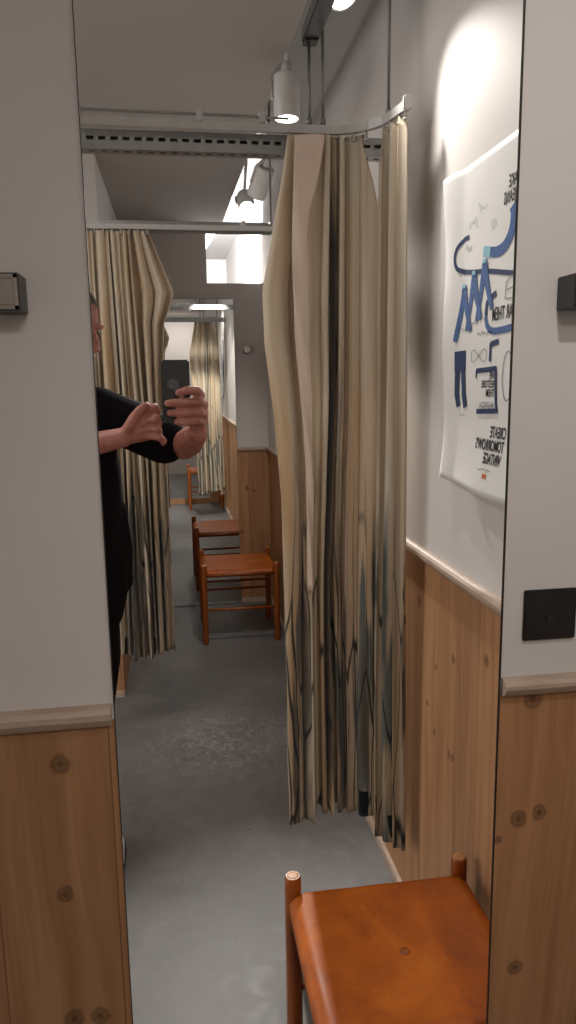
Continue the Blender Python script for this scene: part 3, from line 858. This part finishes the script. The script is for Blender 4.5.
# three walking pairs of jeans
def walkers(y, zt, s):
    return [(smooth_path([(y, zt), (y + .012 * s, zt - .045 * s), (y + .034 * s, zt - .11 * s)]), lambda q: .024 * s - .010 * s * q),
            (smooth_path([(y, zt), (y - .012 * s, zt - .040 * s), (y - .040 * s, zt - .092 * s)]), lambda q: .026 * s - .012 * s * q)]
for (y, zt) in ((.563, 1.690), (.513, 1.710), (.462, 1.725)):
    LAYER[0] = .0012; art('walking_jeans', M_BLUE, walkers(y, zt, 1.0)); LAYER[0] = .0026
    art('jeans_waist', M_TEAL, [([(y - .008, zt + .001), (y + .008, zt + .002)], .008)])
LAYER[0] = .0010
art('kicking_leg', M_DENIM, [(smooth_path([(.450, 1.622), (.446, 1.645), (.43, 1.653), (.405, 1.660)]), .012)])
art('curled_leg', M_BLUE, [(smooth_path([(.452, 1.622), (.443, 1.603), (.42, 1.592), (.38, 1.590), (.30, 1.594)]), .013)])
# folded jeans icon, buckle, angle bar, frame round the small text
art('standing_jeans', M_DENIM, [([(.572, 1.560), (.571, 1.518)], .050), ([(.585, 1.522), (.586, 1.47), (.578, 1.443)], .017), ([(.559, 1.522), (.552, 1.47), (.541, 1.443)], .020)])
art('angle_bar', M_DENIM, [([(.388, 1.570), (.424, 1.566)], .011), ([(.423, 1.569), (.424, 1.534)], .009)])
art('text_frame', M_DENIM, [([(.394, 1.520), (.489, 1.517)], .010), ([(.487, 1.520), (.489, 1.503)], .006), ([(.396, 1.522), (.394, 1.49), (.391, 1.455), (.384, 1.437)], .008), ([(.384, 1.440), (.480, 1.436)], .010)])
inf = [(.480 + .038 * math.sin(a), 1.547 + .012 * math.sin(2 * a)) for a in [2 * PI * k / 40 for k in range(41)]]
art('thread_loop', M_GREY, [(inf, .0022)])
rng = random.Random(3)
def squiggle(y0, z0, y1, amp, n=14): return smooth_path([(y0 + (y1 - y0) * k / n, z0 + rng.uniform(-amp, amp)) for k in range(n + 1)], 4)
art('handwritten_line', M_GREY, [(squiggle(.47, 1.447, .40, .0045, 22), .0022), (squiggle(.47, 1.452, .40, .0045, 20), .0018)], True)
art('handwritten_line', M_GREY, [(squiggle(.445, 1.323, .385, .003, 16), .0022)], True)
art('handwritten_line', M_GREY, [(squiggle(.49, 1.590, .42, .003, 16), .0024), (squiggle(.60, 1.605, .555, .003, 10), .0022), (squiggle(.53, 1.612, .49, .003, 10), .0022), (squiggle(.575, 1.425, .545, .002, 8), .0016)], True)
art('faint_sketch', M_GREY, [(squiggle(.56, 1.765, .53, .008, 8), .0016), (squiggle(.545, 1.81, .50, .012, 9), .0012), (squiggle(.50, 1.83, .46, .012, 9), .0012), (squiggle(.44, 1.79, .41, .012, 7), .0012), (squiggle(.59, 1.72, .56, .008, 6), .0018)], True)
ell = [(.345 + .022 * math.cos(a), 1.505 + .045 * math.sin(a)) for a in [2 * PI * k / 40 for k in range(41)]]
art('oval_drawing', M_GREY, [(ell, .003)])
bx = [(.365, 1.672), (.366, 1.645), (.32, 1.643)]
art('box_sketch', M_GREY, [(bx, .003), ([(.365, 1.672), (.345, 1.683), (.31, 1.680)], .003), ([(.365, 1.660), (.31, 1.664)], .0025)])
art('label_patch', M_RED, [([(.418, 1.312), (.398, 1.312)], .009)])

# ------------------------------------------------------------------ stools
def stool(cx, cy, wd, dp, h, label, rotz=0.0, seat_dx=0.0):
    t = thing('stool', label, 'stool', (cx, cy, 0), 'leather seated wooden stools')
    R = .0175
    for sx in (-1, 1):
        for sy in (-1, 1):
            bm = bmesh.new(); x, y = cx + sx * wd / 2, cy + sy * dp / 2
            tube(bm, [(x, y, 0), (x, y, .01), (x, y, h + .010), (x, y, h + .026), (x, y, h + .031)], [R * .85, R, R, R * .98, R * .84], 24)
            lg = link_mesh('leg', bm, M_POST, t, autosmooth=40)
            bm = bmesh.new(); lathe(bm, (x, y, h + .0305), (0, 0, 1), [(0, R * .80), (.0012, R * .72), (.0008, R * .35)], 24)
            link_mesh('end_cap', bm, M_ENDGRAIN, lg)
    for sy in (-1, 1):     # rails and stretchers
        for z, r in (((.205, .0095),) if sy < 0 else ((.21, .0085), (.262, .0085))) + ((h - .028, .012),):
            bm = bmesh.new(); y = cy + sy * dp / 2
            tube(bm, [(cx - wd / 2 + R * .6, y, z), (cx, y, z), (cx + wd / 2 - R * .6, y, z)], [r * .8, r, r * .8], 12); link_mesh('stretcher' if z < .3 else 'seat_rail', bm, M_POST, t)
    for sx in (-1, 1):
        for z, r in ((.12, .009), (h - .028, .012)):
            bm = bmesh.new(); x = cx + sx * wd / 2
            tube(bm, [(x, cy - dp / 2 + R * .6, z), (x, cy, z), (x, cy + dp / 2 - R * .6, z)], [r * .8, r, r * .8], 12); link_mesh('stretcher' if z < .34 else 'seat_rail', bm, M_POST, t)
    # leather sling: rounded slab that sags slightly and wraps over the rails; its corners are cut around the posts
    bm = bmesh.new(); NX = 36
    hw, hd = wd / 2 + .012, dp / 2 + .004; c0 = R * 1.05
    G = []; lay = []
    def outl(s, tt):
        """unit square -> seat plan with small corner notches at the posts"""
        x = s * hw; y = tt * hd
        ax, ay = abs(x), abs(y)
        lx, ly = wd / 2 - c0, dp / 2 - c0
        if ax > lx and ay > ly:      # push the corner inside the post
            k = min((ax - lx) / (hw - lx), (ay - ly) / (hd - ly)); x = math.copysign(ax - k * (hw - lx) * 1.0, x); y = math.copysign(ay - k * (hd - ly) * 1.0, y)
        return x, y
    for side in (1, -1):
        g = []
        for j in range(NX + 1):
            r = []
            for i in range(NX + 1):
                s = 2 * i / NX - 1; tt = 2 * j / NX - 1
                s = math.copysign(abs(s) ** .8, s); tt = math.copysign(abs(tt) ** .8, tt)
                x, y = outl(s, tt); e = max(abs(s), abs(tt))
                sag = -.012 * (1 - s * s) * (1 - tt * tt)
                rnd = .020 * max(0, (e - .86) / .14) ** 2.2
                z = h + sag - rnd + .0015 * noise.noise(Vector((x * 14, y * 14, 1))) if side == 1 else h - .010 + sag - .030 * max(0, (e - .86) / .14) ** 1.5
                r.append(bm.verts.new((cx + x, cy + y, z)))
            g.append(r)
        G.append(g)
    for si, g in enumerate(G):
        for j in range(NX):
            for i in range(NX):
                q = (g[j][i], g[j][i + 1], g[j + 1][i + 1], g[j + 1][i]); f = bm.faces.new(q if si == 0 else tuple(reversed(q))); f.smooth = True
    def rim(g): return [g[0][i] for i in range(NX)] + [g[j][NX] for j in range(NX)] + [g[NX][i] for i in range(NX, 0, -1)] + [g[j][0] for j in range(NX, 0, -1)]
    a, b = rim(G[0]), rim(G[1])
    for k in range(len(a)):
        l = (k + 1) % len(a); f = bm.faces.new((a[l], a[k], b[k], b[l])); f.smooth = True
    seat = link_mesh('seat', bm, M_LEATHER, t)
    bm = bmesh.new()
    z = h - .0125
    lathe(bm, (cx, cy, z), (0, 0, 1), [(-.002, .011), (.0012, .010), (.0024, .006)], 20); link_mesh('centre_stud', bm, M_POST, seat)
    if rotz: t.rotation_euler[2] = rotz
    return t
stool(.388, .2265, .366, .388, .448, 'tan leather stool in the foreground, in front of the panelling, with round wooden post tops')
stool(.335, 3.39, .420, .420, .440, 'tan leather stool at the back, standing before the far mirror')

# ------------------------------------------------------------------ the person and the phone
person = None
def build_person():
    bm = bmesh.new()
    # legs (under the trousers), trunk, neck
    for sx, fx in ((-1, -.535), (1, -.295)):
        chain(bm, [(-.40 + sx * .085, 1.27, .93), (fx, 1.25, .50), (fx, 1.29, .10)], [.082, .052, .036])
        chain(bm, [(fx, 1.29, .06), (fx + .02, 1.18, .035)], [.034, .028])
    loft(bm, [(-.40, 1.27, .86, .13, .09), (-.40, 1.27, .95, .158, .10), (-.395, 1.27, 1.08, .142, .095), (-.39, 1.265, 1.22, .155, .10), (-.385, 1.26, 1.36, .17, .105), (-.38, 1.255, 1.44, .15, .085), (-.375, 1.25, 1.49, .08, .06)])
    chain(bm, [(-.375, 1.25, 1.46), (-.35, 1.225, 1.58)], [.060, .056])
    # arm that holds the phone (image right)
    SR, ER, WR = (-.215, 1.27, 1.432), (.022, 1.225, 1.322), (.058, 1.022, 1.372)
    chain(bm, [(-.30, 1.26, 1.44), SR, (-.10, 1.25, 1.375), ER], [.055, .056, .048, .042])
    chain(bm, [ER, (.036, 1.15, 1.338), (.052, 1.06, 1.362), WR], [.042, .041, .031, .027])
    # the other arm, forearm comes in from the left
    SL, EL, WL = (-.575, 1.27, 1.432), (-.375, 1.075, 1.315), (-.135, .992, 1.366)
    chain(bm, [(-.47, 1.26, 1.44), SL, (-.475, 1.17, 1.37), EL], [.055, .054, .046, .040])
    chain(bm, [EL, (-.30, 1.05, 1.330), (-.20, 1.01, 1.352), WL], [.040, .038, .030, .026])
    # ---- holding hand: palm behind the right edge of the phone, fingers across its back
    knk = [(.066, .972, 1.470), (.074, .976, 1.447), (.074, .982, 1.423), (.068, .990, 1.402)]
    for k in knk:
        chain(bm, [WR, k], [.022, .0115])
    chain(bm, [(.058, 1.01, 1.385), (.068, .985, 1.43)], [.020, .014])
    Y = .9385
    fing = [[knk[0], (.056, .945, 1.482), (.034, Y, 1.484), (.011, Y + .001, 1.478)],
            [knk[1], (.060, .945, 1.454), (.024, Y, 1.454), (-.017, Y + .001, 1.452)],
            [knk[2], (.060, .947, 1.428), (.026, Y, 1.428), (-.012, Y + .001, 1.428)],
            [knk[3], (.055, .950, 1.405), (.030, Y + .001, 1.403), (.004, Y + .003, 1.405)]]
    rads = [(.0115, .0112, .0105, .0085), (.0118, .0115, .0108, .0088), (.0115, .011, .0104, .0084), (.0105, .010, .0092, .0075)]
    for f, r in zip(fing, rads): chain(bm, f, [q * 1.10 for q in r])
    # thumb along the screen side
    chain(bm, [(.050, 1.005, 1.392), (.048, .990, 1.425), (.030, .984, 1.455), (.012, .983, 1.476)], [.017, .013, .0115, .009])
    # ---- tapping hand: back of the hand to the camera, index finger reaching the phone
    k2 = [(-.078, .972, 1.432), (-.066, .966, 1.412), (-.062, .968, 1.391), (-.066, .974, 1.371)]
    for k in k2: chain(bm, [WL, k], [.022, .012])
    chain(bm, [(-.110, .985, 1.385), (-.085, .974, 1.405)], [.022, .016])
    chain(bm, [k2[0], (-.052, .962, 1.442), (-.045, .968, 1.434), (-.045, .980, 1.424)], [.0118, .0112, .0100, .0085])
    chain(bm, [k2[1], (-.048, .950, 1.416), (-.043, .964, 1.402), (-.050, .978, 1.398)], [.0118, .0112, .0100, .0085])
    chain(bm, [k2[2], (-.046, .955, 1.388), (-.043, .972, 1.378), (-.054, .984, 1.378)], [.0112, .0108, .0096, .0080])
    chain(bm, [k2[3], (-.042, .960, 1.366), (-.032, .968, 1.356), (-.034, .976, 1.350)], [.0105, .010, .0088, .0072])
    chain(bm, [(-.118, .975, 1.390), (-.102, .960, 1.418), (-.088, .955, 1.436), (-.072, .960, 1.447)], [.017, .014, .0115, .0095])
    # ---- head, turned towards the phone and bowed
    H = Matrix.Translation((-.283, 1.205, 1.648)) @ Matrix.Rotation(math.radians(52), 4, 'Z') @ Matrix.Rotation(math.radians(14), 4, 'X')
    # local: -y is forward, z up
    ellipsoid(bm, (0, .012, .045), (.074, .094, .082), H)
    ellipsoid(bm, (0, -.018, -.010), (.062, .074, .078), H)
    ellipsoid(bm, (0, -.045, -.070), (.040, .040, .034), H)
    ellipsoid(bm, (0, -.086, -.086), (.018, .014, .016), H)                       # chin
    tube(bm, [H @ Vector((0, -.083, .022)), H @ Vector((0, -.104, -.008)), H @ Vector((0, -.112, -.024)), H @ Vector((0, -.088, -.032))], [.008, .010, .013, .010], 12)
    for s in (-1, 1):
        ellipsoid(bm, (s * .011, -.096, -.026), (.009, .011, .008), H)            # nostril wings
        ellipsoid(bm, (s * .030, -.078, .030), (.020, .012, .007), H)             # brow
        ellipsoid(bm, (s * .029, -.070, .012), (.014, .012, .009), H)             # eyeball and lids
        ellipsoid(bm, (s * .034, -.060, -.020), (.022, .022, .018), H)            # cheek
        ellipsoid(bm, (s * .073, .012, .002), (.009, .018, .030), H)              # ear
    ellipsoid(bm, (0, -.090, -.050), (.021, .011, .005), H)
    ellipsoid(bm, (0, -.088, -.060), (.018, .011, .006), H)                       # lips
    body = fuse('person', bm, M_SKIN, .0026, 3)
    tag(body, 'person in black clothes half hidden at the left, holding up a phone with both hands', 'person')
    # hair
    bm = bmesh.new()
    ellipsoid(bm, (0, .020, .056), (.080, .096, .082), H); ellipsoid(bm, (0, .050, .010), (.070, .068, .070), H)
    bmesh.ops.bisect_plane(bm, geom=bm.verts[:] + bm.edges[:] + bm.faces[:], plane_co=H @ Vector((0, -.045, .058)), plane_no=(H.to_3x3() @ Vector((0, -.8, -.6))), clear_outer=True)
    es = [e for e in bm.edges if e.is_boundary]
    bmesh.ops.holes_fill(bm, edges=es, sides=0)
    fuse('hair', bm, M_HAIR, .004, 2, body)
    for s in (-1, 1):
        bm = bmesh.new(); ellipsoid(bm, (s * .029, -.0755, .0125), (.0105, .0085, .0065), H, 12); link_mesh('eye', bm, M_BLACK, body, True)
    # t-shirt
    bm = bmesh.new()
    loft(bm, [(-.425, 1.27, .725, .205, .145), (-.405, 1.27, .80, .222, .150), (-.395, 1.27, .90, .236, .150), (-.39, 1.27, .99, .234, .150), (-.39, 1.27, 1.12, .226, .140), (-.388, 1.265, 1.26, .222, .142), (-.384, 1.262, 1.36, .205, .135), (-.38, 1.26, 1.43, .185, .108), (-.378, 1.255, 1.475, .125, .080), (-.376, 1.252, 1.498, .080, .068)], 40)
    chain(bm, [(-.29, 1.26, 1.438), (-.225, 1.265, 1.428), (-.13, 1.25, 1.385), (-.035, 1.235, 1.338)], [.058, .070, .072, .070])
    chain(bm, [(-.47, 1.26, 1.438), (-.57, 1.27, 1.425), (-.49, 1.18, 1.37), (-.43, 1.125, 1.34)], [.058, .068, .066, .062])
    for k in range(7):      # soft drape folds
        a = k * .9; x = -.39 + .232 * math.cos(a); y = 1.27 + .142 * math.sin(a)
        chain(bm, [(x * 1.0, y, .90), (x + .004, y, 1.02), (x - .006, y, 1.15)], [.010, .012, .006])
    for k in range(5):
        chain(bm, [(-.20 + k * .03, 1.19 + .004 * k, 1.37 - .012 * k), (-.17 + k * .03, 1.195, 1.335 - .01 * k)], [.010, .006])
    fuse('shirt', bm, M_SHIRT, .006, 4, body)
    bm = bmesh.new()
    loft(bm, [(-.40, 1.27, .84, .200, .135), (-.40, 1.27, .96, .190, .125), (-.40, 1.27, 1.0, .180, .12)], 32)
    for fx, sx in ((-.535, -1), (-.295, 1)):
        chain(bm, [(-.40 + sx * .100, 1.27, .88), (-.40 + sx * .118, 1.26, .70), (fx, 1.25, .50), (fx, 1.27, .28), (fx, 1.285, .10)], [.105, .090, .070, .062, .056])
    fuse('trousers', bm, M_JEANS, .008, 4, body)
    for fx in (-.535, -.295):
        bm = bmesh.new()
        chain(bm, [(fx, 1.315, .060), (fx + .036, 1.24, .058), (fx + .042, 1.15, .048), (fx + .036, 1.09, .042)], [.042, .044, .043, .032])
        bmesh.ops.bisect_plane(bm, geom=bm.verts[:] + bm.edges[:] + bm.faces[:], plane_co=(0, 0, .024), plane_no=(0, 0, -1), clear_outer=True)
        bmesh.ops.holes_fill(bm, edges=[e for e in bm.edges if e.is_boundary], sides=0)
        sh = fuse('shoe', bm, M_SHOE, .005, 3, body)
        bm = bmesh.new(); loft(bm, [(fx + .036, 1.205, .002, .046, .150), (fx + .036, 1.205, .022, .049, .154), (fx + .036, 1.205, .030, .045, .150)], 32)
        link_mesh('sole', bm, M_SOLE, sh, True)
    return body
person = build_person()
# phone, held upright with its back to the camera
t = thing('phone', 'black phone held upright by the person, round camera module on its back', 'phone', (.0045, .957, 1.405))
bm = bmesh.new(); box(bm, -.031, .040, .9515, .962, 1.402, 1.560, 0, .0045); link_mesh('phone_case', bm, M_PHONE, t, autosmooth=40)
bm = bmesh.new(); box(bm, -.029, .038, .9618, .9630, 1.405, 1.557, 0, .0005); link_mesh('screen', bm, emit_mat('lit_phone_screen', (.5, .45, .4), .5), t)
bm = bmesh.new(); tube(bm, [(-.001, .9515, 1.498), (-.001, .9495, 1.498), (-.001, .9488, 1.498)], [.0165, .0165, .0150], 32); cmod = link_mesh('camera_module', bm, M_HOOK, t)
for dx, dz in ((0, .007), (-.006, -.004), (.006, -.004)):
    bm = bmesh.new(); tube(bm, [(-.001 + dx, .9488, 1.498 + dz), (-.001 + dx, .9480, 1.498 + dz)], .0042, 16); link_mesh('lens', bm, M_LENS, cmod)
